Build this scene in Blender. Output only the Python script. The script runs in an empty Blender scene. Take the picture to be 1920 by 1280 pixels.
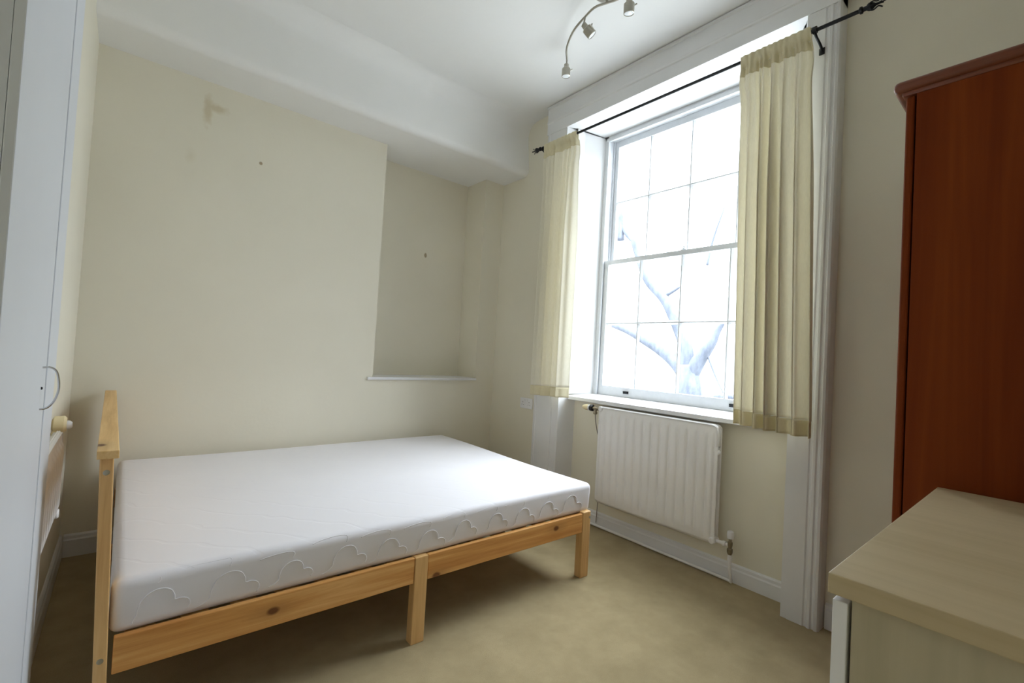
import bpy, bmesh, math, random
from mathutils import Vector, Matrix, Euler
random.seed(7)
sc = bpy.context.scene
COL = sc.collection
# ------------------------------------------------------------------ camera
cam_d = bpy.data.cameras.new('camera'); cam = bpy.data.objects.new('camera', cam_d); COL.objects.link(cam)
F = Vector((0.63979516, 0.76812236, 0.02549897)); R = Vector((0.76621295, -0.64008517, 0.05664534)); U = Vector((-0.05983207, 0.01670377, 0.99806869))
cam.matrix_world = Matrix(((R.x, U.x, -F.x, -2.56533568), (R.y, U.y, -F.y, -3.31842516), (R.z, U.z, -F.z, 1.18297061), (0, 0, 0, 1)))
cam_d.sensor_width = 36; cam_d.lens = 871.76 / 1920 * 36; cam_d.clip_start = 0.01; cam_d.clip_end = 200
sc.camera = cam
# ------------------------------------------------------------------ light: overcast daylight through the sash window
w = bpy.data.worlds.new('overcast_sky'); sc.world = w; w.use_nodes = True
bg = w.node_tree.nodes['Background']; bg.inputs[0].default_value = (0.86, 0.93, 1.0, 1)
# overcast sky: brightest overhead, dim behind rooftops and trees at the horizon
_tc = w.node_tree.nodes.new('ShaderNodeTexCoord'); _sx = w.node_tree.nodes.new('ShaderNodeSeparateXYZ'); w.node_tree.links.new(_tc.outputs['Generated'], _sx.inputs[0])
_mr = w.node_tree.nodes.new('ShaderNodeMapRange'); w.node_tree.links.new(_sx.outputs[2], _mr.inputs[0])
SKY = 30.0
_mr.inputs['From Min'].default_value = 0; _mr.inputs['From Max'].default_value = 1; _mr.inputs['To Min'].default_value = SKY / 9; _mr.inputs['To Max'].default_value = SKY
w.node_tree.links.new(_mr.outputs[0], bg.inputs[1])
pl = bpy.data.lights.new('window_portal', 'AREA'); pl.shape = 'RECTANGLE'; pl.size = 2.14; pl.size_y = 1.5; pl.cycles.is_portal = True
po = bpy.data.objects.new('window_portal', pl); COL.objects.link(po); po.location = (0.46, -1.63, 1.92); po.rotation_euler = (0, math.radians(90), 0)
sc.view_settings.view_transform = 'Standard'; sc.view_settings.look = 'None'; sc.view_settings.gamma = 1; sc.view_settings.exposure = 0.0
sc.view_settings.use_curve_mapping = False
sc.cycles.diffuse_bounces = 10; sc.cycles.max_bounces = 14; sc.cycles.transparent_max_bounces = 12
sc.cycles.use_denoising = True; sc.cycles.sample_clamp_indirect = 8

# ------------------------------------------------------------------ materials
def new_mat(name):
    m = bpy.data.materials.new(name); m.use_nodes = True; nt = m.node_tree
    return m, nt, nt.nodes['Principled BSDF']
def N(nt, t, **k):
    n = nt.nodes.new(t)
    for a, v in k.items(): setattr(n, a, v)
    return n
def coords(nt, scale=(1, 1, 1), loc=(0, 0, 0), rot=(0, 0, 0)):
    tc = N(nt, 'ShaderNodeTexCoord'); mp = N(nt, 'ShaderNodeMapping')
    mp.inputs['Scale'].default_value = scale; mp.inputs['Location'].default_value = loc; mp.inputs['Rotation'].default_value = rot
    nt.links.new(tc.outputs['Object'], mp.inputs[0]); return mp.outputs[0]
def noise(nt, vec, scale, detail=3, rough=.5, dist=0):
    n = N(nt, 'ShaderNodeTexNoise'); n.inputs['Scale'].default_value = scale; n.inputs['Detail'].default_value = detail
    n.inputs['Roughness'].default_value = rough; n.inputs['Distortion'].default_value = dist
    nt.links.new(vec, n.inputs['Vector']); return n.outputs['Fac']
def ramp(nt, fac, stops):
    r = N(nt, 'ShaderNodeValToRGB'); e = r.color_ramp.elements
    while len(e) < len(stops): e.new(0.5)
    for i, (p, c) in enumerate(stops): e[i].position = p; e[i].color = (*c, 1)
    nt.links.new(fac, r.inputs[0]); return r.outputs[0]
def bump(nt, b, h, strength=.2, dist=.01):
    n = N(nt, 'ShaderNodeBump'); n.inputs['Strength'].default_value = strength; n.inputs['Distance'].default_value = dist
    nt.links.new(h, n.inputs['Height']); nt.links.new(n.outputs[0], b.inputs['Normal']); return n
def mixc(nt, fac, a, b):
    m = N(nt, 'ShaderNodeMix', data_type='RGBA')
    if isinstance(fac, float): m.inputs[0].default_value = fac
    else: nt.links.new(fac, m.inputs[0])
    for i, x in ((6, a), (7, b)):
        if isinstance(x, tuple): m.inputs[i].default_value = (*x, 1)
        else: nt.links.new(x, m.inputs[i])
    return m.outputs[2]
def mathn(nt, op, a, b=None, c=None, clamp=False):
    m = N(nt, 'ShaderNodeMath', operation=op); m.use_clamp = clamp
    for i, x in enumerate((a, b, c)):
        if x is None: continue
        if isinstance(x, (int, float)): m.inputs[i].default_value = x
        else: nt.links.new(x, m.inputs[i])
    return m.outputs[0]
def spot(nt, vec, centre, radii, soft=.4, wob=0.0):
    """1 inside an ellipsoid round centre, 0 outside"""
    s = N(nt, 'ShaderNodeVectorMath', operation='SUBTRACT'); nt.links.new(vec, s.inputs[0]); s.inputs[1].default_value = centre
    d = N(nt, 'ShaderNodeVectorMath', operation='DIVIDE'); nt.links.new(s.outputs[0], d.inputs[0]); d.inputs[1].default_value = radii
    l = N(nt, 'ShaderNodeVectorMath', operation='LENGTH'); nt.links.new(d.outputs[0], l.inputs[0])
    v = l.outputs['Value']
    if wob: v = mathn(nt, 'ADD', v, mathn(nt, 'MULTIPLY', mathn(nt, 'SUBTRACT', noise(nt, vec, 30, 3), .5), wob))
    mr = N(nt, 'ShaderNodeMapRange'); mr.inputs['From Min'].default_value = 1 - soft; mr.inputs['From Max'].default_value = 1 + soft
    mr.inputs['To Min'].default_value = 1; mr.inputs['To Max'].default_value = 0; nt.links.new(v, mr.inputs[0]); return mr.outputs[0]
def plain(name, col, rough=.5, metal=0, var=.04, nscale=6, bumps=0, bscale=60, spec=.5):
    m, nt, b = new_mat(name); v = coords(nt)
    f = noise(nt, v, nscale, 4)
    a = tuple(max(0, c * (1 - var)) for c in col); d = tuple(min(1, c * (1 + var)) for c in col)
    nt.links.new(ramp(nt, f, [(.3, a), (.7, d)]), b.inputs['Base Color'])
    b.inputs['Roughness'].default_value = rough; b.inputs['Metallic'].default_value = metal; b.inputs['Specular IOR Level'].default_value = spec
    if bumps: bump(nt, b, noise(nt, v, bscale, 4), bumps, .004)
    return m
def wall_mat():
    m, nt, b = new_mat('cream_wall_paint'); v = coords(nt)
    c = ramp(nt, noise(nt, v, 1.6, 4), [(.3, (.73, .695, .585)), (.7, (.77, .735, .625))])
    # scuffs left on the paint: a torn patch high on the chimney breast, small nail marks
    st = spot(nt, v, (-2.262, 0, 2.53), (.02, .05, .075), .5, 1.6)
    st2 = spot(nt, v, (-2.215, 0, 2.555), (.05, .05, .022), .5, 1.6)
    st3 = spot(nt, v, (-1.964, 0, 2.30), (.010, .05, .010), .3)
    st4 = spot(nt, v, (-.60, .28, 1.99), (.012, .05, .02), .3, .6)
    st5 = spot(nt, v, (-2.33, 0, 2.23), (.018, .05, .03), .8, 1.5)
    s = mathn(nt, 'MAXIMUM', mathn(nt, 'MAXIMUM', st, st2), mathn(nt, 'MULTIPLY', st5, .35))
    c = mixc(nt, mathn(nt, 'MULTIPLY', s, .5), c, (.50, .40, .22))
    c = mixc(nt, mathn(nt, 'MULTIPLY', mathn(nt, 'MAXIMUM', st3, st4), .8), c, (.28, .2, .1))
    nt.links.new(c, b.inputs['Base Color']); b.inputs['Roughness'].default_value = .75; b.inputs['Specular IOR Level'].default_value = .25
    bump(nt, b, noise(nt, v, 45, 5), .12, .004); return m
def wood_mat(name, dark, mid, light, axis, rough=.45, knots=(), scale=1.0, coat=0, contrast=.5, spec=.35):
    """grain runs along axis"""
    m, nt, b = new_mat(name)
    s = [28 * scale] * 3; s[axis] = 1.3 * scale
    v = coords(nt, tuple(s)); raw = coords(nt)
    f = noise(nt, v, 1.0, 5, .6, .6)
    s2 = [150 * scale] * 3; s2[axis] = 6 * scale
    g = noise(nt, coords(nt, tuple(s2)), 1.0, 2, .6)
    fac = mathn(nt, 'ADD', mathn(nt, 'MULTIPLY', f, 1 - .25 * contrast), mathn(nt, 'MULTIPLY', g, .25 * contrast))
    c = ramp(nt, fac, [(.30, dark), (.5, mid), (.68, light)])
    for k in knots:
        rad = [.012] * 3; rad[axis] = .018
        halo = [.022] * 3; halo[axis] = .06
        c = mixc(nt, mathn(nt, 'MULTIPLY', spot(nt, raw, k, tuple(halo), .6, .5), .55), c, tuple(x * .6 for x in mid))
        c = mixc(nt, mathn(nt, 'MULTIPLY', spot(nt, raw, k, tuple(rad), .3, .3), .9), c, (.13, .04, .012))
    nt.links.new(c, b.inputs['Base Color']); b.inputs['Roughness'].default_value = rough; b.inputs['Specular IOR Level'].default_value = spec
    if coat: b.inputs['Coat Weight'].default_value = coat; b.inputs['Coat Roughness'].default_value = .2
    bump(nt, b, g, .08, .002); return m
def carpet_mat():
    m, nt, b = new_mat('beige_carpet'); v = coords(nt)
    c1 = ramp(nt, noise(nt, v, 420, 2, .7), [(.3, (.32, .245, .125)), (.7, (.50, .405, .232))])
    c2 = ramp(nt, noise(nt, v, 5, 5, .65), [(.32, (.29, .23, .122)), (.62, (.46, .375, .218))])
    c = mixc(nt, .45, c1, c2)
    nt.links.new(c, b.inputs['Base Color']); b.inputs['Roughness'].default_value = .95; b.inputs['Specular IOR Level'].default_value = .1
    b.inputs['Sheen Weight'].default_value = .15
    h = mathn(nt, 'ADD', noise(nt, v, 500, 2, .7), mathn(nt, 'MULTIPLY', noise(nt, v, 24, 4), .8))
    bump(nt, b, h, .5, .006); return m
def mattress_mat():
    m, nt, b = new_mat('quilted_white_ticking'); v = coords(nt)
    # on the top face the quilting runs in wavy diagonal rows
    wv = N(nt, 'ShaderNodeTexWave', wave_type='BANDS', bands_direction='DIAGONAL'); wv.inputs['Scale'].default_value = 3.2; wv.inputs['Distortion'].default_value = 2.2; wv.inputs['Detail'].default_value = 1; wv.inputs['Detail Scale'].default_value = 2.5
    nt.links.new(v, wv.inputs['Vector'])
    mw = N(nt, 'ShaderNodeMapRange', interpolation_type='SMOOTHSTEP'); mw.inputs['From Max'].default_value = .05; nt.links.new(wv.outputs['Fac'], mw.inputs[0])
    ge = N(nt, 'ShaderNodeNewGeometry'); sx = N(nt, 'ShaderNodeSeparateXYZ'); nt.links.new(ge.outputs['True Normal'], sx.inputs[0])
    up = mathn(nt, 'GREATER_THAN', sx.outputs[2], .6)
    h = mathn(nt, 'MULTIPLY', mathn(nt, 'MULTIPLY', mw.outputs[0], .25), up)
    h = mathn(nt, 'ADD', h, mathn(nt, 'MULTIPLY', noise(nt, v, 14, 3), .12))
    b.inputs['Base Color'].default_value = (.80, .78, .82, 1); b.inputs['Roughness'].default_value = .7; b.inputs['Sheen Weight'].default_value = .2
    c = ramp(nt, noise(nt, v, 1.5, 2), [(.3, (.74, .725, .765)), (.7, (.78, .765, .80))]); nt.links.new(c, b.inputs['Base Color'])
    bump(nt, b, h, .28, .007); return m
def curtain_mat(name, col, trans):
    m, nt, b = new_mat(name); nt.nodes.remove(b)
    v = coords(nt); c = ramp(nt, noise(nt, coords(nt, (300, 300, 40)), 1, 2), [(.3, tuple(x * .94 for x in col)), (.7, col)])
    d = N(nt, 'ShaderNodeBsdfDiffuse'); t = N(nt, 'ShaderNodeBsdfTranslucent'); mx = N(nt, 'ShaderNodeMixShader'); mx.inputs[0].default_value = trans
    nt.links.new(c, d.inputs[0]); nt.links.new(c, t.inputs[0]); nt.links.new(d.outputs[0], mx.inputs[1]); nt.links.new(t.outputs[0], mx.inputs[2])
    nt.links.new(mx.outputs[0], nt.nodes['Material Output'].inputs[0]); return m
def glass_mat():
    m, nt, b = new_mat('window_glass'); nt.nodes.remove(b)
    t = N(nt, 'ShaderNodeBsdfTransparent'); t.inputs[0].default_value = (.97, .98, .98, 1)
    g = N(nt, 'ShaderNodeBsdfGlossy'); g.inputs['Roughness'].default_value = .02; fr = N(nt, 'ShaderNodeFresnel'); fr.inputs[0].default_value = 1.45
    ge = N(nt, 'ShaderNodeNewGeometry'); f = mathn(nt, 'MULTIPLY', fr.outputs[0], mathn(nt, 'SUBTRACT', 1, ge.outputs['Backfacing']))      # thin pane: only the front face reflects
    mx = N(nt, 'ShaderNodeMixShader'); nt.links.new(f, mx.inputs[0]); nt.links.new(t.outputs[0], mx.inputs[1]); nt.links.new(g.outputs[0], mx.inputs[2])
    nt.links.new(mx.outputs[0], nt.nodes['Material Output'].inputs[0]); return m
def bark_mat():
    m, nt, b = new_mat('pale_bark'); v = coords(nt, (1, 1, .35))
    nt.links.new(ramp(nt, noise(nt, v, 6, 6, .7), [(.35, (.055, .063, .084)), (.65, (.112, .124, .153))]), b.inputs['Base Color'])
    b.inputs['Roughness'].default_value = .95; return m
M = dict(
    wall=wall_mat(), carpet=carpet_mat(), mattress=mattress_mat(), glass=glass_mat(), bark=bark_mat(),
    ceil=plain('white_ceiling_paint', (.80, .80, .79), .85, bumps=.1, bscale=25, var=.02, nscale=1.5, spec=.2),
    trim=plain('white_gloss_trim', (.74, .745, .76), .35, var=.02),
    sash=plain('white_sash_paint', (.63, .65, .68), .4, var=.03, nscale=30, bumps=.1),
    cupb=plain('white_cupboard_paint', (.62, .65, .70), .38, var=.02, nscale=3),
    rad=plain('white_radiator_enamel', (.86, .85, .85), .3, var=.02),
    cream_plastic=plain('cream_plastic', (.80, .68, .42), .4), black=plain('black_plastic', (.012, .013, .016), .4),
    steel=plain('brushed_nickel', (.42, .40, .34), .32, metal=.9), chrome=plain('chrome', (.6, .6, .62), .15, metal=1),
    iron=plain('black_wrought_iron', (.012, .013, .016), .5, metal=.4), lens=plain('lamp_lens', (.75, .78, .80), .12),
    plate=plain('white_socket_plastic', (.78, .78, .80), .35), hole=plain('dark_slot', (.06, .06, .06), .6),
    wire=plain('grey_wire', (.22, .19, .16), .5), brass=plain('tarnished_valve_metal', (.35, .30, .22), .35, metal=.9),
    curtain=curtain_mat('cream_cotton', (.90, .87, .76), .26), hem=curtain_mat('cream_cotton_double', (.80, .74, .53), .12),
    pine_x=wood_mat('pine_rail', (.50, .215, .055), (.66, .335, .105), (.80, .49, .20), 0, knots=((-.821 + 1.56, -1.66 + .86, .307), (-1.519 + 1.56, -1.66 + .86, .252), (-2.137 + 1.56, -1.66 + .86, .296))),
    pine_y=wood_mat('pine_cap', (.58, .34, .12), (.72, .46, .19), (.80, .56, .27), 1, knots=((-2.598 + 1.56, -1.60 + .86, .864),)),
    pine_z=wood_mat('pine_post', (.56, .32, .12), (.70, .44, .19), (.78, .53, .26), 2),
    cherry=wood_mat('cherry_veneer', (.12, .020, .003), (.165, .030, .004), (.21, .044, .006), 2, .6, scale=.35, contrast=.3, spec=.12),
    cherry_y=wood_mat('dark_cherry_moulding', (.10, .02, .008), (.15, .035, .012), (.20, .05, .018), 1, .3, coat=.3),
    birch=wood_mat('birch_veneer', (.43, .34, .20), (.49, .395, .245), (.54, .44, .28), 1, .45, scale=.5, contrast=.35),
    birch_z=wood_mat('birch_side_veneer', (.41, .36, .245), (.46, .405, .285), (.50, .44, .31), 2, .5, scale=.6, contrast=.35),
)
# ------------------------------------------------------------------ helpers
def obj(name, bm, mat, parent=None, smooth=False, mods=()):
    me = bpy.data.meshes.new(name)
    off = Vector((0, 0, 0)); p = parent
    while p is not None: off += p.location; p = p.parent
    bmesh.ops.recalc_face_normals(bm, faces=bm.faces)
    if off.length: bmesh.ops.translate(bm, vec=-off, verts=bm.verts)
    bm.to_mesh(me); bm.free(); me.materials.append(M[mat] if isinstance(mat, str) else mat)
    if smooth:
        for f in me.polygons: f.use_smooth = True
        if smooth == 'auto': me.set_sharp_from_angle(angle=math.radians(40))
    o = bpy.data.objects.new(name, me); COL.objects.link(o)
    if parent is not None: o.parent = parent
    return o
def thing(name, label, cat, loc=(0, 0, 0), group=None):
    o = bpy.data.objects.new(name, None); COL.objects.link(o); o.location = loc; o.empty_display_size = .1
    o['label'] = label; o['category'] = cat
    if group: o['group'] = group
    return o
def tag(o, label, cat, group=None):
    o['label'] = label; o['category'] = cat
    if group: o['group'] = group
    return o
def struct(name, bm, mat, **k):
    o = obj(name, bm, mat, **k); o['kind'] = 'structure'; return o
def box(bm, x0, x1, y0, y1, z0, z1, bev=0, seg=2):
    x0, x1 = min(x0, x1), max(x0, x1); y0, y1 = min(y0, y1), max(y0, y1); z0, z1 = min(z0, z1), max(z0, z1)
    r = bmesh.ops.create_cube(bm, size=1)['verts']
    bmesh.ops.scale(bm, vec=(x1 - x0, y1 - y0, z1 - z0), verts=r)
    bmesh.ops.translate(bm, vec=((x0 + x1) / 2, (y0 + y1) / 2, (z0 + z1) / 2), verts=r)
    if bev:
        es = list({e for v in r for e in v.link_edges})
        bmesh.ops.bevel(bm, geom=es, offset=bev, segments=seg, affect='EDGES', profile=.5)
    return bm
def nb(*a, **k): return box(bmesh.new(), *a, **k)
def prism(bm, pts, axis, a0, a1):
    """extrude a 2-D polygon along axis; pts are the other two coordinates in xyz order"""
    def P(p, a):
        l = list(p); l.insert(axis, a); return Vector(l)
    A = [bm.verts.new(P(p, a0)) for p in pts]; B = [bm.verts.new(P(p, a1)) for p in pts]; n = len(pts)
    bm.faces.new(A); bm.faces.new(B[::-1])
    for i in range(n): bm.faces.new((A[i], B[i], B[(i + 1) % n], A[(i + 1) % n]))
    return bm
def frame_for(d):
    d = d.normalized(); a = Vector((0, 0, 1)) if abs(d.z) < .9 else Vector((1, 0, 0))
    x = d.cross(a).normalized(); return x, d.cross(x).normalized()
def tube(bm, pts, r, seg=10, cap=True):
    pts = [Vector(p) for p in pts]; rs = r if isinstance(r, (list, tuple)) else [r] * len(pts); rings = []
    x = y = None
    for i, p in enumerate(pts):
        d = (pts[min(i + 1, len(pts) - 1)] - pts[max(i - 1, 0)])
        if x is None: x, y = frame_for(d)
        else:
            dn = d.normalized(); x = (x - dn * x.dot(dn)).normalized(); y = dn.cross(x)
        rings.append([bm.verts.new(p + (x * math.cos(t) + y * math.sin(t)) * rs[i]) for t in (2 * math.pi * k / seg for k in range(seg))])
    for a, b in zip(rings, rings[1:]):
        for k in range(seg): bm.faces.new((a[k], a[(k + 1) % seg], b[(k + 1) % seg], b[k]))
    if cap: bm.faces.new(rings[0][::-1]); bm.faces.new(rings[-1])
    return bm
def lathe(bm, base, direction, prof, seg=24):
    """prof: list of (distance along direction, radius)"""
    base = Vector(base); d = Vector(direction).normalized()
    pts = [base + d * t for t, _ in prof]; x, y = frame_for(d); rings = []
    for p, (_, r) in zip(pts, prof):
        rings.append([bm.verts.new(p + (x * math.cos(a) + y * math.sin(a)) * max(r, 1e-4)) for a in (2 * math.pi * k / seg for k in range(seg))])
    for a, b in zip(rings, rings[1:]):
        for k in range(seg): bm.faces.new((a[k], a[(k + 1) % seg], b[(k + 1) % seg], b[k]))
    bm.faces.new(rings[0][::-1]); bm.faces.new(rings[-1]); return bm
def spline(pts, n=8):
    pts = [Vector(p) for p in pts]; out = []
    for i in range(len(pts) - 1):
        p0, p1, p2, p3 = pts[max(i - 1, 0)], pts[i], pts[i + 1], pts[min(i + 2, len(pts) - 1)]
        for k in range(n):
            t = k / n
            out.append(.5 * ((2 * p1) + (-p0 + p2) * t + (2 * p0 - 5 * p1 + 4 * p2 - p3) * t * t + (-p0 + 3 * p1 - 3 * p2 + p3) * t ** 3))
    return out + [pts[-1]]

# ------------------------------------------------------------------ the room
XL, YF, ZC = -2.76, -3.66, 3.15
WY0, WY1, WZ0, WZ1 = -.93, -2.33, .90, 2.94      # window opening
struct('floor', nb(XL - .3, .4, YF - .3, .5, -.12, 0), 'carpet')
struct('ceiling', nb(XL - .3, .4, YF - .3, .5, ZC, ZC + .12), 'ceil')
NX0, NX1, ND, NZ, BZ = -1.13, -.20, .28, .93, 2.70
bm = nb(XL - .3, NX0, 0, .5, 0, ZC); box(bm, NX0, NX1, 0, .5, 0, NZ); box(bm, NX1, 0, 0, .5, 0, ZC); box(bm, NX0, NX1, ND, .5, NZ, ZC)
struct('wall_back', bm, 'wall')
struct('wall_left', nb(XL - .3, XL, YF - .3, 0, 0, ZC), 'wall')
struct('wall_front', nb(XL, 0, YF - .3, YF, 0, ZC), 'wall')
# window wall: thick wall, thinner under the window, opening lined with boards
XR = .08
bm = nb(0, .42, WY0 + .05, .5, 0, ZC); box(bm, 0, .42, YF - .3, -2.43, 0, ZC)
box(bm, XR, .42, -2.43, WY0 + .05, 0, WZ0 - .02); box(bm, 0, .42, -2.43, WY0 + .05, WZ1 + .02, ZC)
struct('wall_right', bm, 'wall')
# plaster beam under the ceiling along the back wall, soft edges
prof = [(.30, BZ)]
for k in range(7):
    a = math.pi / 2 * k / 6; prof.append((-.285 - .05 * math.sin(a) + .0, BZ + .05 - .05 * math.cos(a)))
prof += [(-.325, 2.85), (-.31, 2.98)]
for k in range(7):
    a = math.pi / 2 * k / 6; prof.append((-.305 - .11 * (1 - math.cos(a)) + .0, 3.04 + .11 * math.sin(a) * .995))
prof += [(.30, ZC - .0005)]
bm = bmesh.new(); prism(bm, prof, 0, XL, -.0)
o = struct('trim_1', bm, 'ceil', smooth='auto')
# niche ledge board
struct('trim_2', nb(NX0 - .045, NX1 + .004, -.02, ND, NZ, NZ + .02, bev=.004), 'trim')
# skirtings
def skirting(name, pts2, x_or_y, a0, a1, axis): pass
def skirt_profile(s, base, thick=.016, h=.115):
    return [(base, 0), (base + s * thick, 0), (base + s * thick, h - .03), (base + s * thick * .75, h - .022), (base + s * thick * .7, h - .008), (base + s * thick * .3, h), (base, h)]
bm = bmesh.new(); prism(bm, skirt_profile(-1, 0), 0, XL + .017, 0); struct('baseboard_back', bm, 'trim')
bm = bmesh.new(); prism(bm, skirt_profile(1, XL), 1, -1.58, 0); struct('baseboard_left', bm, 'trim')
bm = bmesh.new(); prism(bm, skirt_profile(-1, XR, .018, .10), 1, -2.44, -.90)
prism(bm, skirt_profile(-1, 0), 1, -2.99, -2.615); prism(bm, skirt_profile(-1, 0), 1, -.63, -.017)
struct('baseboard_right', bm, 'trim')
# architrave round the window (stands 8 cm off the wall)
AX = -.08
def moulded(bm, y0, y1, z0, z1, sgn):
    """vertical moulded board: flat inner band, stepped outer mouldings"""
    box(bm, AX, .0, y0, y1, z0, z1)
bm = bmesh.new()
AYL0, AYL1, AYR0, AYR1 = -.634, -.838, -2.478, -2.61
# left leg with beads, right leg with beads (plan profile in x,y)
prism(bm, [(0, AYL0), (AX + .012, AYL0), (AX, AYL0 - .008), (AX - .004, AYL0 - .018), (AX - .004, AYL0 - .03), (AX + .004, AYL0 - .036), (AX + .004, AYL0 - .055), (AX, AYL0 - .06), (AX, AYL1), (0, AYL1)], 2, 0, ZC - .001)
prism(bm, [(0, AYR1), (AX + .012, AYR1), (AX - .001, AYR1 + .006), (AX - .004, AYR1 + .016), (AX + .004, AYR1 + .022), (AX + .004, AYR1 + .030), (AX - .003, AYR1 + .036), (AX - .003, AYR1 + .046), (AX + .005, AYR1 + .052), (AX + .005, AYR1 + .060), (AX, AYR1 + .066), (AX, AYR0), (0, AYR0)], 2, 0, ZC - .001)
# lintel with bead and a top lip
prism(bm, [(0, 2.923), (AX - .005, 2.923), (AX - .005, 3.005), (AX - .011, 3.012), (AX - .011, 3.024), (AX - .006, 3.032), (AX - .006, 3.125), (AX - .016, 3.132), (AX - .016, ZC - .006), (0, ZC - .006)], 1, AYR1, AYL0)
# wider panel board below sill on the left, base blocks
box(bm, AX + .004, 0, AYL1, -.905, 0, .90); box(bm, AX + .003, 0, AYR0 + .028, AYR0, 0, .90)
struct('trim_3', bm, 'trim')
# linings: left and right splayed reveals, soffit, lower reveals
bm = bmesh.new()
prism(bm, [(AX, AYL1 + .001), (AX, AYL1 - .012), (.27, WY0 - .006), (.27, WY0 + .04), (0, WY0 + .04), (0, AYL1 + .001)], 2, .90, 2.923)
prism(bm, [(AX, AYR0 - .001), (AX, AYR0 + .012), (.27, WY1 + .006), (.27, WY1 - .09), (0, WY1 - .09), (0, AYR0 - .001)], 2, .90, 2.923)
prism(bm, [(AX, 2.923), (.30, 2.93), (.30, 2.96), (0, 2.96)], 1, -2.42, -.86)
prism(bm, [(0, -.905), (AX + .01, -.905), (XR, -.925), (XR, -.89), (0, -.87)], 2, 0, .885)
prism(bm, [(0, AYR0 + .028), (AX + .01, AYR0 + .028), (XR, -2.425), (XR, -2.44), (0, -2.46)], 2, 0, .885)
struct('trim_4', bm, 'trim')

# ------------------------------------------------------------------ window_1
win = bpy.data.objects.new('window_1', None); COL.objects.link(win); win.location = (.30, -1.63, .9); win['kind'] = 'structure'
bm = bmesh.new()
prism(bm, [(.0, .868), (.012, .862), (.27, .862), (.40, .862), (.40, .905), (.27, .905), (.02, .897), (.004, .890)], 1, -2.425, -.925)
sill = obj('window_sill', bm, 'trim', win, smooth='auto')
bm = bmesh.new()   # box frame with staff bead
for y0, y1 in ((WY0 + .03, WY0 - .035), (WY1 - .03, WY1 + .035)): box(bm, .27, .42, y0, y1, .90, 2.96)
for s, y in ((1, WY0 - .035), (-1, WY1 + .035)):
    box(bm, .265, .283, y + s * .014, y - s * .008, .905, 2.905, bev=.004)
box(bm, .27, .42, WY1, WY0, 2.905, 2.96); box(bm, .262, .283, WY1 + .02, WY0 - .02, 2.885, 2.915, bev=.004)
box(bm, .335, .345, WY0 - .03, WY0 - .048, .905, 2.905); box(bm, .335, .345, WY1 + .03, WY1 + .048, .905, 2.905)
obj('frame', bm, 'sash', win)
BW = .014
def make_sash(name, x, z0, z1, top, bot, zbar, ys):
    t = .034; a, b = WY0 - .036, WY1 + .036; st = .044
    bm = nb(x, x + t, a - st, a, z0, z1); box(bm, x, x + t, b, b + st, z0, z1)
    box(bm, x, x + t, b + st, a - st, z1 - top, z1); box(bm, x, x + t, b + st, a - st, z0, z0 + bot)
    fr = obj(name, bm, 'sash', win)
    bm = bmesh.new()
    for y in ys:
        prism(bm, [(x + .004, y - .004), (x + .004, y + .004), (x + .02, y + BW), (x + t - .002, y + .006), (x + t - .002, y - .006), (x + .02, y - BW)], 2, z0 + bot, z1 - top)
    prism(bm, [(x + .003, zbar - .004), (x + .003, zbar + .004), (x + .0195, zbar + BW), (x + t - .003, zbar + .006), (x + t - .003, zbar - .006), (x + .0195, zbar - BW)], 1, b + st, a - st)
    obj('glazing_bars', bm, 'sash', fr)
    obj('glass', nb(x + .020, x + .023, b + st - .003, a - st + .003, z0 + bot - .003, z1 - top + .003), 'glass', fr)
    return fr
ys = (-1.30, -1.63, -1.96)
low = make_sash('lower_sash', .288, .906, 1.945, .034, .072, 1.456, ys)
upp = make_sash('upper_sash', .348, 1.925, 2.904, .048, .036, 2.412, ys)
for y in (-1.232, -2.018):      # sash lifts on the bottom rail
    bm = nb(.284, .288, y - .024, y + .024, .932, .952, bev=.001)
    tube(bm, [(.284, y - .017, .942), (.274, y - .015, .946), (.270, y, .948), (.274, y + .015, .946), (.284, y + .017, .942)], .0035, 8)
    lf = obj('sash_lift', bm, 'iron', low, smooth='auto'); lf['label'] = 'dark metal sash lift'
bm = nb(.30, .342, -1.65, -1.61, 1.945, 1.955, bev=.002); lathe(bm, (.315, -1.63, 1.955), (0, 0, 1), [(0, .012), (.008, .012), (.012, .008), (.02, .008)], 12)
obj('sash_fastener', bm, 'sash', low, smooth='auto')

# ------------------------------------------------------------------ curtain rod
RX, RZ = -.172, 2.775
rod = thing('curtain_rod', 'black wrought iron curtain rod above the window with twisted finials', 'curtain rod', (RX, -1.72, RZ))
bm = bmesh.new(); tube(bm, [(RX, -.67, RZ + .006), (RX, -1.72, RZ), (RX, -2.70, RZ - .004)], .0085, 12); obj('pole', bm, 'iron', rod, smooth='auto')
def finial(y, s, z):
    bm = bmesh.new()
    lathe(bm, (RX, y, z), (0, s, 0), [(0, .009), (.004, .015), (.012, .015), (.016, .009), (.028, .010), (.034, .016), (.044, .018), (.052, .012), (.06, .006), (.085, .003), (.105, .001)], 12)
    for k in range(4):
        a = k * math.pi / 2 + .4; c, q = math.cos(a), math.sin(a)
        tube(bm, spline([(RX + .010 * c, y + s * .03, z + .010 * q), (RX + .017 * c, y + s * .05, z + .017 * q), (RX + .010 * c, y + s * .068, z + .010 * q), (RX + .020 * c, y + s * .082, z + .020 * q)], 4), .003, 6)
    obj('finial', bm, 'iron', rod, smooth='auto')
finial(-.665, 1, RZ + .006); finial(-2.70, -1, RZ - .004)
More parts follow.
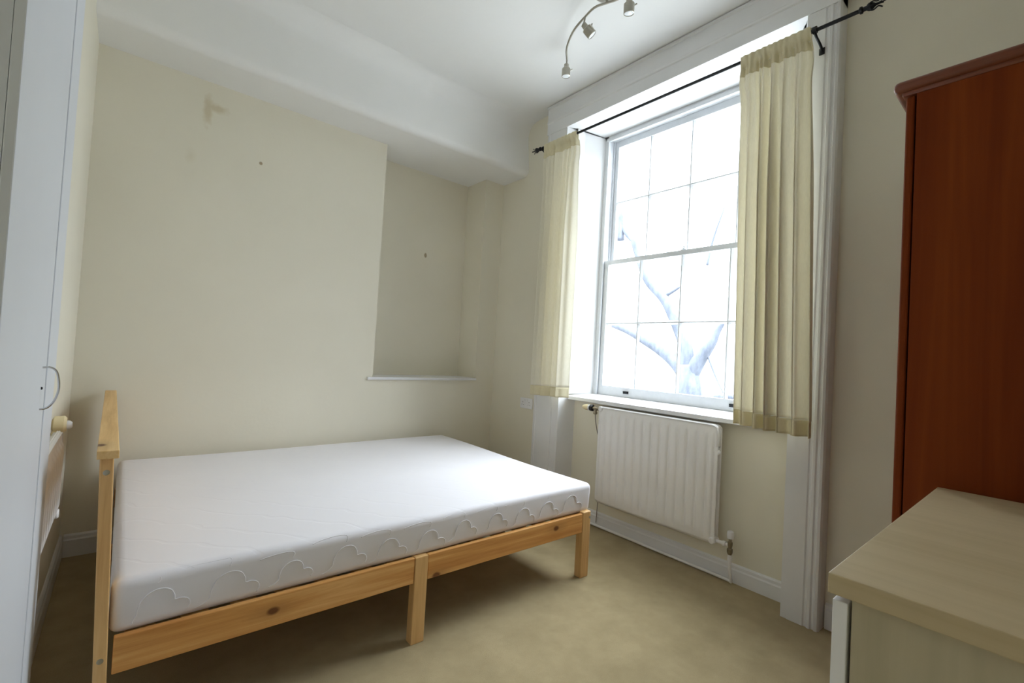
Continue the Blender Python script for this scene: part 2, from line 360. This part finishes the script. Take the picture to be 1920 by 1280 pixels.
for y in (-.668 - .02, -2.53):
    bm = bmesh.new(); z = RZ - .002
    tube(bm, spline([(AX, y - .004, z - .060), (AX - .02, y - .004, z - .045), (AX - .04, y, z - .028), (RX + .02, y, z - .022), (RX, y, z - .012)], 5), .006, 8)
    box(bm, AX - .006, AX, y - .016, y + .008, z - .078, z - .045, bev=.002)
    lathe(bm, (RX, y - .008, z), (0, 1, 0), [(0, .016), (.016, .016)], 14)
    obj('bracket', bm, 'iron', rod, smooth='auto')

# ------------------------------------------------------------------ curtains
def curtain(label, y0t, y1t, y0b, y1b, zb0, zb1, folds, seed, nm):
    rnd = random.Random(seed)
    zt = RZ + .016
    root = thing('curtain', label, 'curtain', (RX, (y0t + y1t) / 2, zb0))
    ph = [rnd.uniform(0, 6.28) for _ in range(6)]; NU = 168
    def P(u, v):       # u across, v from top 0 to bottom 1
        z = zt + ((zb0 + (zb1 - zb0) * u) - zt) * v
        e = min(1, v / .06)
        y = (y0t + (y0b - y0t) * v) * (1 - u) + (y1t + (y1b - y1t) * v) * u
        w = u * folds * 2 * math.pi + .55 * math.sin(2.3 * u * math.pi + ph[0]) + .5 * math.sin(v * 1.7 + ph[1]) * math.sin(u * 7 + ph[2])
        amp = (.012 + .032 * min(1, v * 2.5)) * (.65 + .35 * math.sin(u * 11 + ph[3]))
        fine = .005 * (1 - min(1, v * 1.2)) * math.sin(u * folds * 5.1 * math.pi + ph[4])
        x = RX + amp * (math.sin(w) + .28 * math.sin(2 * w + ph[1] + v) + .15 * math.sin(3 * w + ph[2])) + fine + .012 * v * math.sin(2 * u + ph[5])
        y += .010 * math.cos(w * 1.0 + .8) * min(1, v * 3)
        # heading pocket hugs the pole
        if v < .03:
            k = v / .03; x = RX - .014 + (x - RX + .014) * k * k * k + .003 * math.sin(w * 2) * (1 - k)
        # sags outwards just below the heading
        y += (.012 * math.exp(-((v - .07) / .04) ** 2)) * (1 - 2 * u) * (1 if y0t > y1t else -1)
        return Vector((x, y, z))
    def sheet(v0, v1, nv, off=0):
        bm = bmesh.new(); rows = []
        for j in range(nv + 1):
            v = v0 + (v1 - v0) * j / nv; rows.append([bm.verts.new(P(i / NU, v) + Vector((off, 0, 0))) for i in range(NU + 1)])
        for a, b in zip(rows, rows[1:]):
            for i in range(NU): bm.faces.new((a[i], a[i + 1], b[i + 1], b[i]))
        return bm
    body = obj('curtain_panel', sheet(0, .962, 90), 'curtain', root, smooth=True)
    so = body.modifiers.new('thickness', 'SOLIDIFY'); so.thickness = .0012
    hem = obj('hem', sheet(.9622, 1.0, 6, -.0016), 'hem', root, smooth=True); so = hem.modifiers.new('thickness', 'SOLIDIFY'); so.thickness = .003
    hd = obj('heading', sheet(.0, .052, 14, -.0022), 'hem', root, smooth=True); so = hd.modifiers.new('thickness', 'SOLIDIFY'); so.thickness = .0012
    # back of the heading pocket, behind the pole
    bm = bmesh.new(); rows = []
    for j in range(7):
        a = math.pi * j / 6
        rows.append([bm.verts.new((RX - .0125 * math.cos(a), P(i / NU, 0).y, zt - .014 + .0145 * math.sin(a) + (-.05 * (j / 6) if j == 6 else 0))) for i in range(NU + 1)])
    for a, b in zip(rows, rows[1:]):
        for i in range(NU): bm.faces.new((a[i], a[i + 1], b[i + 1], b[i]))
    obj('heading_pocket', bm, 'hem', root, smooth=True)
    return root
curtain('short cream curtain on the left side of the window, narrow and bunched', -.715, -1.045, -.695, -1.030, .880, .890, 4.2, 3, 0)
curtain('wide cream curtain on the right side of the window, hanging below the sill', -2.195, -2.515, -2.235, -2.575, .893, .878, 5.6, 11, 1)

# ------------------------------------------------------------------ bed
bed = thing('bed_frame', 'pine double bed frame with low headboard at the left end', 'bed', (-1.56, -.86, 0))
BY0, BY1 = -1.66, -.055
def rail(name, x0, x1, y0, y1, z0, z1, mat): return obj(name, nb(x0, x1, y0, y1, z0, z1, bev=.003), mat, bed)
rail('side_rail', -2.538, -1.622, BY0, BY0 + .0205, .245, .345, 'pine_x'); rail('side_rail', -1.560, -.622, BY0, BY0 + .0205, .245, .345, 'pine_x')
rail('side_rail', -2.555, -.55, BY1 - .028, BY1, .245, .343, 'pine_x')
rail('end_rail', -.585, -.557, BY0 + .05, BY1 - .03, .245, .343, 'pine_y')
obj('leg', nb(-1.620, -1.562, BY0 - .002, BY0 + .04, 0, .345, bev=.003), 'pine_z', bed)
obj('leg', nb(-1.620, -1.562, BY1 - .068, BY1 - .03, 0, .242, bev=.003), 'pine_z', bed)
for y in (BY0 - .002, BY1 - .075):
    bm = nb(-.620, -.556, y, y + .046, 0, .352, bev=.006, seg=3)
    obj('leg', bm, 'pine_z', bed)
def askew(bm):      # the headboard leans back a little and its far end stands off
    for v in bm.verts: v.co.x -= .0333 * (v.co.z - .24) + .022 * (v.co.y - BY0) / 1.6
    return bm
for y in (BY0 - .005, BY1 - .045):      # headboard posts, down to the floor
    bm = nb(-2.576, -2.5465, y, y + .05, 0, .842, bev=.003)
    obj('headboard_post', askew(bm), 'pine_z', bed)
bm = nb(-2.582, -2.536, BY0 - .03, BY1 + .02, .842, .864, bev=.002); obj('headboard_cap', askew(bm), 'pine_y', bed)
for z0, z1 in ((.60, .82), (.23, .345)): obj('headboard_rail', askew(nb(-2.571, -2.551, BY0 + .045, BY1 - .045, z0, z1, bev=.003)), 'pine_y', bed)
obj('centre_beam', nb(-2.556, -.586, -.875, -.845, .245, .322, bev=.003), 'pine_x', bed)
bm = bmesh.new()
for k in range(15):
    x = -2.48 + k * .132; box(bm, x - .035, x + .035, BY0 + .03, BY1 - .03, .323, .336)
obj('slats', bm, 'pine_y', bed)
for z, x in ((.801, -2.580), (.294, -2.563)):
    bm = bmesh.new(); lathe(bm, (x, BY0 - .005, z), (0, -1, 0), [(0, .0075), (.001, .0075), (.0015, .005), (.0016, .003)], 16); obj('screw', bm, 'steel', bed, smooth='auto')
bm = bmesh.new(); lathe(bm, (-.566, BY0 - .002, .318), (0, -1, 0), [(0, .006), (.001, .006)], 12); obj('screw', bm, 'chrome', bed)

# ------------------------------------------------------------------ mattress
def side_shift(x, z):      # the border bulges a little over the rail at the top, tucks inside it at the bottom
    return .0025 * math.sin(x * 5.2) + .0015 * math.sin(x * 13) + .010 * max(0, (.42 - z) / .083)
bm = nb(-2.552, -.540, -1.646, -.075, .337, .496)
bmesh.ops.bevel(bm, geom=list(bm.edges), offset=.032, segments=5, affect='EDGES', profile=.55)
bmesh.ops.subdivide_edges(bm, edges=[e for e in bm.edges if e.calc_length() > .3], cuts=40, use_grid_fill=True)
for v in bm.verts:
    if v.co.z > .42:
        v.co.z += .006 * math.sin(v.co.x * 3 + 1) * math.sin(v.co.y * 4) - .0
    if v.co.y < -1.5: v.co.y += side_shift(v.co.x, v.co.z) * min(1, (-1.5 - v.co.y) / .1)
mat = tag(obj('mattress', bm, 'mattress', None, smooth=True), 'bare white quilted double mattress lying on the pine bed frame', 'mattress')

# quilting cords on the mattress border: rows of little clouds with sweeping tails
rq = random.Random(5)
def side_y(x, z):
    y = -1.646 + side_shift(x, z)
    d = max(0, z - (.496 - .032)); d2 = max(0, (.337 + .032) - z); d = max(d, d2)
    return y + (.032 - math.sqrt(max(.032 ** 2 - d * d, 0)))
cloud = [(-.088, -.052), (-.066, -.044), (-.052, -.030), (-.050, -.012), (-.040, .012), (-.020, .028), (.004, .031), (.024, .022), (.034, .004), (.036, -.010), (.052, -.010), (.068, -.018), (.074, -.034), (.068, -.048)]
tail = [(-.125, .062), (-.10, .067), (-.06, .071), (-.025, .071), (-.006, .067), (-.002, .058), (-.008, .048)]
bm = bmesh.new(); x = -2.44
while x < -.60:
    k = rq.uniform(.85, 1.1); zc = .412 + rq.uniform(-.006, .006)
    for path in (cloud, tail):
        pts = [(min(max(x + px * k, -2.50), -.575), min(zc + pz * k, .488)) for px, pz in path]
        p3 = spline([(px, 0, pz) for px, pz in pts], 5)
        tube(bm, [(p.x, side_y(p.x, p.z) + .0004, p.z) for p in p3], .0016, 6)
    x += rq.uniform(.165, .185)
obj('quilting', bm, 'mattress', mat, smooth=True); bm = bmesh.new()
y = -1.52
while y < -.15:      # the same clouds on the foot end
    k = rq.uniform(.85, 1.1)
    p3 = spline([(0, y + px * k, .412 + pz * k) for px, pz in cloud], 4)
    tube(bm, [(-.5398, p.y, p.z) for p in p3], .0016, 6); y += .17
obj('quilting', bm, 'mattress', mat, smooth=True)

# ------------------------------------------------------------------ radiator under the window
def radiator(name, label, face, back, a0, a1, z0, z1, axis_dir, ribs, with_valve):
    """face: x of the front panel, back: x of the rear panel; runs along y from a0 to a1"""
    s = 1 if back > face else -1
    root = thing(name, label, 'radiator', ((face + back) / 2, (a0 + a1) / 2, z0))
    L = abs(a1 - a0); NU = ribs * 14; NV = 34; cr = .03
    def panel(x, sg):
        bm = bmesh.new(); rows = []
        for j in range(NV + 1):
            z = z0 + (z1 - z0) * j / NV; row = []
            for i in range(NU + 1):
                u = i / NU; q = u * ribs; yy = a0 + (a1 - a0) * u
                inset = 0; dz = min(z - z0, z1 - z); m = min(1, max(0, (dz - .035) / .02)); m = m * m * (3 - 2 * m)
                eu = min(u, 1 - u) * L; mu = min(1, max(0, (eu - .02) / .01))
                r = 1 - abs(math.cos(math.pi * q)) ** 7; h = .0095 * r * m * mu
                # rounded corners
                if eu < cr and dz < cr:
                    pass
                row.append(bm.verts.new((x + sg * (.0095 - h) + (sg * .006 * max(0, 1 - dz / .012) if dz < .012 else 0), yy, z)))
            rows.append(row)
        for a, b in zip(rows, rows[1:]):
            for i in range(NU): bm.faces.new((a[i], a[i + 1], b[i + 1], b[i]))
        # cut the corners round
        for row in rows:
            for v in row:
                ey = min(abs(v.co.y - a0), abs(v.co.y - a1)); dz = min(v.co.z - z0, z1 - v.co.z)
                if ey < cr and dz < cr:
                    cy = a0 + (a1 - a0) / L * cr if abs(v.co.y - a0) < abs(v.co.y - a1) else a1 - (a1 - a0) / L * cr
                    cz = z0 + cr if v.co.z - z0 < z1 - v.co.z else z1 - cr
                    d = Vector((0, v.co.y - cy, v.co.z - cz)); l = max(abs(d.y), abs(d.z))
                    if d.length > 1e-6: d = d * (l / d.length); v.co.y = cy + d.y; v.co.z = cz + d.z
        return bm
    f = obj('front_panel', panel(face, s), 'rad', root, smooth=True); so = f.modifiers.new('thick', 'SOLIDIFY'); so.thickness = .006; so.offset = 0
    b = obj('back_panel', panel(back, -s), 'rad', root, smooth=True); so = b.modifiers.new('thick', 'SOLIDIFY'); so.thickness = .006; so.offset = 0
    # rounded top and end casings between the panels
    sy = 1 if a1 > a0 else -1
    path = [(a0 + sy * .006, z1 - .12), (a0 + sy * .006, z1 - .035), (a0 + sy * .014, z1 - .014), (a0 + sy * .035, z1 - .005), (a1 - sy * .035, z1 - .005), (a1 - sy * .014, z1 - .014), (a1 - sy * .006, z1 - .035), (a1 - sy * .006, z1 - .12)]
    bm = bmesh.new(); xa, xb = face + s * .004, back - s * .004
    O = [[bm.verts.new((x, y, z)) for y, z in path] for x in (xa, xb)]
    for k in range(len(path) - 1): bm.faces.new((O[0][k], O[0][k + 1], O[1][k + 1], O[1][k]))
    c = obj('top_casing', bm, 'rad', root, smooth=True); so = c.modifiers.new('thick', 'SOLIDIFY'); so.thickness = .003; so.offset = 0
    xm = (face + back) / 2
    for y in (a0 + sy * .02, a1 - sy * .02):
        bm = bmesh.new(); lathe(bm, (xm, y, z0 + .035), (0, 0, 1), [(0, .012), (z1 - z0 - .07, .012)], 12); obj('side_channel', bm, 'rad', root, smooth='auto')
    bm = bmesh.new(); lathe(bm, (face - s * .002, a1 - sy * .012, z0 + .018), (s, 0, 0), [(0, .014), (.004, .018), (abs(back - face), .018)], 16); obj('end_boss', bm, 'rad', root, smooth='auto')
    bm = bmesh.new(); lathe(bm, (face - s * .001, a0 + sy * .014, z1 - .016), (s, 0, 0), [(0, .014), (.004, .018), (abs(back - face), .018)], 16); obj('end_boss', bm, 'rad', root, smooth='auto')
    return root, xm
RA0, RA1, RZ0, RZ1 = -1.245, -2.088, .20, .852
rad, xm = radiator('radiator', 'white ribbed panel radiator below the window sill', -.030, .028, RA0, RA1, RZ0, RZ1, 1, 14, True)
for y in (-1.42, -1.95): obj('wall_bracket', nb(.03, XR, y, y + .03, .3, .7), 'rad', rad)
bm = bmesh.new(); lathe(bm, (-.012, RA1 + .002, .70), (0, -1, 0), [(0, .014), (.006, .014), (.008, .008), (.014, .008)], 14); obj('air_vent', bm, 'rad', rad, smooth='auto')
# thermostatic valve at the top left corner
val = thing('radiator_valve', 'cream thermostatic valve head at the top left corner of the window radiator', 'valve', (-.03, -1.15, .83))
vx, vz = -.010, .832
bm = bmesh.new(); lathe(bm, (vx, -1.144, vz), (0, 1, 0), [(0, .019), (.02, .021), (.04, .018), (.055, .011), (.062, .004)], 20); h = obj('valve_head', bm, 'cream_plastic', val, smooth='auto')
bm = bmesh.new(); lathe(bm, (vx, -1.157, vz), (0, 1, 0), [(0, .021), (.012, .021)], 20); obj('white_ring', bm, 'plate', val, smooth='auto')
bm = bmesh.new(); lathe(bm, (vx, -1.181, vz), (0, 1, 0), [(0, .019), (.004, .023), (.02, .023), (.0235, .020)], 20); obj('black_collar', bm, 'black', val, smooth='auto')
bm = bmesh.new(); lathe(bm, (vx, -1.236, vz), (0, 1, 0), [(0, .011), (.02, .011), (.022, .015), (.040, .015), (.042, .010), (.0545, .010)], 14)
lathe(bm, (vx, -1.203, vz - .002), (0, 0, -1), [(0, .012), (.02, .012), (.022, .014), (.036, .014), (.040, .006)], 14); obj('valve_body', bm, 'brass', val, smooth='auto')
bm = bmesh.new(); tube(bm, spline([(vx, -1.203, vz - .036), (vx + .004, -1.207, .74), (vx + .02, -1.216, .66), (.035, -1.224, .60), (.045, -1.222, .45), (.052, -1.215, .22), (.055, -1.205, .03)], 6), .0028, 8)
tag(obj('cable', bm, 'wire', None, smooth='auto'), 'thin grey wire hanging down beside the left end of the window radiator', 'wire')
# lockshield valve and pipe
lv = thing('lockshield_valve', 'white capped valve with bare metal body at the lower right radiator corner', 'valve', (-.0, -2.17, .215))
bm = bmesh.new(); lathe(bm, (0, -2.090, .218), (0, -1, 0), [(0, .010), (.035, .010), (.036, .014), (.052, .014), (.055, .009), (.075, .009)], 14); obj('tail', bm, 'rad', lv, smooth='auto')
bm = bmesh.new(); lathe(bm, (0, -2.166, .170), (0, 0, 1), [(0, .010), (.012, .015), (.03, .015), (.034, .009), (.05, .013), (.066, .013), (.07, .008), (.086, .008)], 14); obj('valve_body', bm, 'brass', lv, smooth='auto')
bm = bmesh.new(); lathe(bm, (0, -2.166, .256), (0, 0, 1), [(0, .016), (.02, .018), (.036, .016), (.040, .010)], 16); obj('cap', bm, 'plate', lv, smooth='auto')
bm = bmesh.new(); tube(bm, spline([(0, -2.166, .170), (.0, -2.168, .10), (.008, -2.172, .05), (.020, -2.17, .022), (.038, -2.15, .016), (.045, -2.10, .014)], 6) + [Vector((.047, -1.6, .014)), Vector((.047, -.93, .014))], .0085, 10)
lathe(bm, (0, -2.167, .135), (0, 0, 1), [(0, .0115), (.03, .0115)], 12)
tag(obj('pipe', bm, 'rad', None, smooth='auto'), 'white painted heating pipe running along the skirting under the radiator', 'pipe')

# ------------------------------------------------------------------ socket left of the window
so_ = thing('wall_socket', 'white double power socket on the cream wall beside the left curtain', 'socket', (0, -.473, .782))
obj('face_plate', nb(-.010, 0, -.546, -.400, .739, .825, bev=.004), 'plate', so_)
for y in (-.435, -.511):
    bm = bmesh.new()
    box(bm, -.0108, -.0098, y - .002, y + .002, .787, .796); box(bm, -.0108, -.0098, y - .013, y - .008, .768, .772); box(bm, -.0108, -.0098, y + .008, y + .013, .768, .772)
    obj('slots', bm, 'hole', so_)
for y in (-.455, -.491):
    obj('switch', nb(-.014, -.0095, y - .006, y + .006, .798, .815, bev=.001), 'plate', so_)

# ------------------------------------------------------------------ fitted cupboard on the left wall
CX = -2.70
cup = thing('fitted_cupboard', 'white painted fitted cupboard filling the left edge, door with bow handle', 'cupboard', (-2.73, -1.98, 0))
bm = nb(XL + .001, CX - .012, -2.36, -1.59, 0, ZC - .002); obj('carcass', bm, 'cupb', cup)
bm = nb(CX - .012, CX, -1.765, -1.59, 0, ZC - .002, bev=.002); box(bm, CX - .012, CX - .004, -1.775, -1.765, 0, ZC - .002); obj('door_frame', bm, 'cupb', cup)
dr = obj('cupboard_door', nb(CX - .0115, CX + .0015, -2.362, -1.860, .03, ZC - .02, bev=.002), 'cupb', cup)
obj('frame_stile', nb(CX - .0115, CX - .001, -1.857, -1.778, 0, ZC - .002, bev=.002), 'cupb', cup)
bm = bmesh.new()
hy = -1.874
tube(bm, spline([(CX + .0015, hy, 1.094), (CX + .014, hy, 1.094), (CX + .024, hy, 1.085), (CX + .029, hy, 1.062), (CX + .029, hy, 1.040), (CX + .023, hy, 1.018), (CX + .013, hy, 1.005), (CX + .0015, hy, 1.002)], 5), .0022, 8)
obj('handle', bm, 'chrome', dr, smooth='auto')
bm = bmesh.new(); lathe(bm, (CX + .0015, hy, 1.048), (1, 0, 0), [(0, .003), (.002, .003), (.003, .001)], 8); obj('keyhole', bm, 'hole', dr)

# ------------------------------------------------------------------ radiator on the left wall, in the corner behind the headboard
r2, _ = radiator('radiator', 'white ribbed radiator on the left wall behind the headboard post', -2.715, -2.748, -1.56, -.89, .47, .80, 1, 10, False)
v2 = thing('radiator_valve', 'cream valve knob on the end of the left wall radiator, above the headboard gap', 'valve', (-2.71, -.85, .81))
bm = bmesh.new(); lathe(bm, (-2.745, -.86, .80), (0, 0, 1), [(0, .011), (.03, .011)], 12); lathe(bm, (-2.745, -.89, .785), (0, 1, 0), [(0, .010), (.03, .010)], 12); obj('valve_body', bm, 'cream_plastic', v2, smooth='auto')
bm = bmesh.new(); lathe(bm, (-2.755, -.86, .815), (1, 0, 0), [(0, .020), (.006, .032), (.034, .033), (.042, .024)], 18); obj('valve_head', bm, 'cream_plastic', v2, smooth='auto')
bm = bmesh.new(); lathe(bm, (-2.714, -.86, .812), (1, 0, 0), [(0, .018), (.010, .016), (.016, .010)], 16); obj('knob_cap', bm, 'plate', v2, smooth='auto')

# ------------------------------------------------------------------ wardrobe in the right corner
wd = thing('wardrobe', 'reddish cherry wood wardrobe with dark rounded top moulding, behind the chest', 'wardrobe', (-.46, -3.33, 0))
WX0, WX1, WYF, WYB = -.90, -.03, -3.008, YF + .01
obj('side_panel', nb(WX0, WX0 + .02, WYB, WYF - .024, 0, 1.985), 'cherry', wd)
obj('side_panel', nb(WX1 - .02, WX1, WYB, WYF - .024, 0, 1.985), 'cherry', wd)
obj('back_panel', nb(WX0 + .02, WX1 - .02, WYB, WYB + .008, .05, 1.985), 'cherry', wd)
obj('plinth', nb(WX0 + .02, WX1 - .02, WYF - .05, WYF - .03, 0, .08), 'cherry_y', wd)
for a, b, hx in ((WX0 + .001, -.467, -.50), (-.463, WX1 - .001, -.43)):
    d = obj('wardrobe_door', nb(a, b, WYF - .020, WYF, .085, 1.975, bev=.007, seg=3), 'cherry', wd)
    bm = bmesh.new(); lathe(bm, (hx, WYF, 1.05), (0, 1, 0), [(0, .006), (.012, .006), (.018, .014), (.026, .012), (.028, .004)], 14); obj('door_knob', bm, 'chrome', d, smooth='auto')
bm = nb(WX0 - .012, WX1 + .005, WYB, WYF + .028, 1.988, 2.022, bev=.014, seg=4); box(bm, WX0 - .003, WX1, WYB, WYF + .008, 1.975, 1.992, bev=.005)
obj('top_moulding', bm, 'cherry_y', wd, smooth='auto')

# ------------------------------------------------------------------ chest of drawers in the foreground
ch = thing('chest_of_drawers', 'light birch veneer chest with white drawer fronts, bottom right foreground', 'chest of drawers', (-1.35, -3.36, 0))
HX0, HX1, HY0, HY1, HZ = -1.783, -.925, -3.105, -3.60, .90
obj('top', nb(HX0, HX1, HY1, HY0, HZ - .028, HZ, bev=.0015), 'birch', ch)
obj('side_panel', nb(HX0 + .014, HX0 + .032, HY1 + .005, HY0 - .026, 0, HZ - .028), 'birch_z', ch)
obj('side_panel', nb(HX1 - .032, HX1 - .014, HY1 + .005, HY0 - .026, 0, HZ - .028), 'birch_z', ch)
obj('back_panel', nb(HX0 + .032, HX1 - .032, HY1 + .005, HY1 + .011, .05, HZ - .028), 'birch_z', ch)
zs = [.06, .26, .46, .66, .862]
for z0, z1 in zip(zs, zs[1:]):
    d = obj('drawer', nb(HX0 + .010, HX1 - .010, HY0 - .022, HY0 - .004, z0 + (.002 if z0 > .06 else 0), z1 if z1 > .8 else z1 - .0005, bev=.0012), 'plate', ch)
    for x in (-1.56, -1.15):
        bm = bmesh.new(); lathe(bm, (x, HY0 - .004, (z0 + z1) / 2), (0, 1, 0), [(0, .006), (.010, .006), (.014, .013), (.022, .011), (.024, .003)], 14); obj('knob', bm, 'chrome', d, smooth='auto')
obj('plinth', nb(HX0 + .032, HX1 - .032, HY0 - .05, HY0 - .035, 0, .06), 'birch', ch)

# ------------------------------------------------------------------ ceiling spotlights
LC = Vector((-.690, -1.700, 0))
cl = thing('ceiling_spotlight_bar', 'brushed nickel S shaped ceiling light bar with adjustable spotlights', 'ceiling light', (LC.x, LC.y, ZC))
bm = bmesh.new(); lathe(bm, (LC.x, LC.y, ZC - .001), (0, 0, -1), [(0, .072), (.004, .074), (.010, .072), (.022, .052), (.030, .030), (.033, .006)], 32); obj('ceiling_rose', bm, 'steel', cl, smooth='auto')
A = [(-.711, -1.635), (-.696, -1.552), (-.657, -1.427), (-.580, -1.303), (-.497, -1.225)]
zr = 3.085
half = [Vector((x, y, zr)) for x, y in A]; other = [Vector((2 * LC.x - x, 2 * LC.y - y, zr)) for x, y in A[::-1]]
bm = bmesh.new(); tube(bm, spline(other + [Vector((LC.x, LC.y, zr))] + half, 8), .0065, 10)
tube(bm, [(LC.x, LC.y, zr), (LC.x, LC.y, ZC - .02)], .009, 10); obj('curved_bar', bm, 'steel', cl, smooth='auto')
def spotlight(p, d, stem):
    """p: point on the bar, stem: vector to the head's rear, d: aim"""
    p = Vector(p); q = p + Vector(stem); d = Vector(d).normalized()
    bm = bmesh.new(); tube(bm, spline([p, p + Vector(stem) * .5 + Vector((0, 0, -.004)), q], 4), .005, 8)
    hd = bmesh.new(); lathe(hd, q - d * .004, d, [(0, .010), (.004, .015), (.026, .016), (.030, .024), (.034, .0275), (.080, .0275), (.082, .0245), (.078, .023)], 24)
    x, y = frame_for(d)
    side = Vector((.77, -.64, 0)); side = (side - d * side.dot(d)).normalized(); b = q + d * .036
    tube(hd, [b + side * .024, b + side * .040 - d * .008], .004, 8)
    arm = obj('stem', bm, 'steel', cl, smooth='auto')
    h = obj('spotlight_head', hd, 'steel', cl, smooth='auto')
    ln = bmesh.new(); lathe(ln, q + d * .072, d, [(0, .0235), (.003, .0235), (.005, .015), (.0055, .004)], 20); obj('lens', ln, 'lens', h, smooth='auto')
    bpy.context.view_layer.update()
spotlight((-.497, -1.225, zr), (.02, .02, -1), (.006, .008, -.03))
spotlight((-.696, -1.552, zr), (.50, -.34, -.62), (-.006, .004, -.045))
m3 = Vector((2 * LC.x + .696, 2 * LC.y + 1.552, zr)); spotlight(m3, (.12, .08, -1), (.02, .02, -.03))
m4 = Vector((2 * LC.x + .497, 2 * LC.y + 1.225, zr)); spotlight(m4, (-.3, .1, -1), (0, 0, -.03))

# ------------------------------------------------------------------ tree outside
tr = thing('tree', 'bare pale tree with forked branches outside the window', 'tree', (6.2, 1.3, -6))
def limb(bm, pts, rs): tube(bm, spline(pts, 6), [1.08 * rs[0] + 1.08 * (rs[1] - rs[0]) * k / (6 * (len(pts) - 1)) for k in range(6 * (len(pts) - 1) + 1)], 12)
bm = bmesh.new()
limb(bm, [(6.2, 1.3, -6), (6.2, 1.25, -3), (6.1, 1.35, -.5), (6.0, 1.45, .6), (6.0, 1.50, 1.15)], (.42, .16)); obj('trunk', bm, 'bark', tr, smooth=True)
bs = [([(6, 1.50, .9), (6, 1.75, 1.18), (6, 2.1, 1.42), (6, 2.5, 1.62), (6, 3.0, 1.85), (6, 3.5, 2.0)], (.15, .06)),
      ([(6, 1.45, .95), (6, 1.25, 1.3), (6, 1.05, 1.6), (6, .95, 1.8), (6, .82, 2.0)], (.15, .03)),
      ([(6, 1.50, 1.0), (6.02, 1.58, 1.5), (6, 1.85, 2.1), (6, 2.1, 2.5), (6, 2.5, 2.9), (6, 2.75, 3.4), (6, 2.95, 3.9)], (.13, .07)),
      ([(6, 2.15, 2.55), (6, 1.95, 2.62), (6, 1.75, 2.72)], (.05, .02)),
      ([(6, 1.45, .2), (6, 1.15, .45), (6, .8, .6), (6, .3, .62), (6, -.2, .55)], (.07, .04)),
      ([(6, 2.9, 3.8), (6, 3.2, 4.1), (6, 3.3, 4.5)], (.06, .02)),
      ([(6, 3.3, 3.9), (6, 3.35, 4.5), (6, 3.6, 5.2), (6, 4.0, 6.0)], (.08, .03)),
      ([(6, 1.2, 3.1), (6, 1.1, 3.6), (6, .9, 4.2)], (.025, .012)),
      ([(6, 1.15, 1.45), (6, .9, .9), (6, .55, .3)], (.018, .01))]
for pts, rs in bs:
    bm = bmesh.new(); limb(bm, pts, rs); obj('branch', bm, 'bark', tr, smooth=True)
bm = nb(.9, 60, -40, 40, -6.3, -6.0); g = struct('ground_outside', bm, plain('pale_paving', (.32, .32, .31), .9))
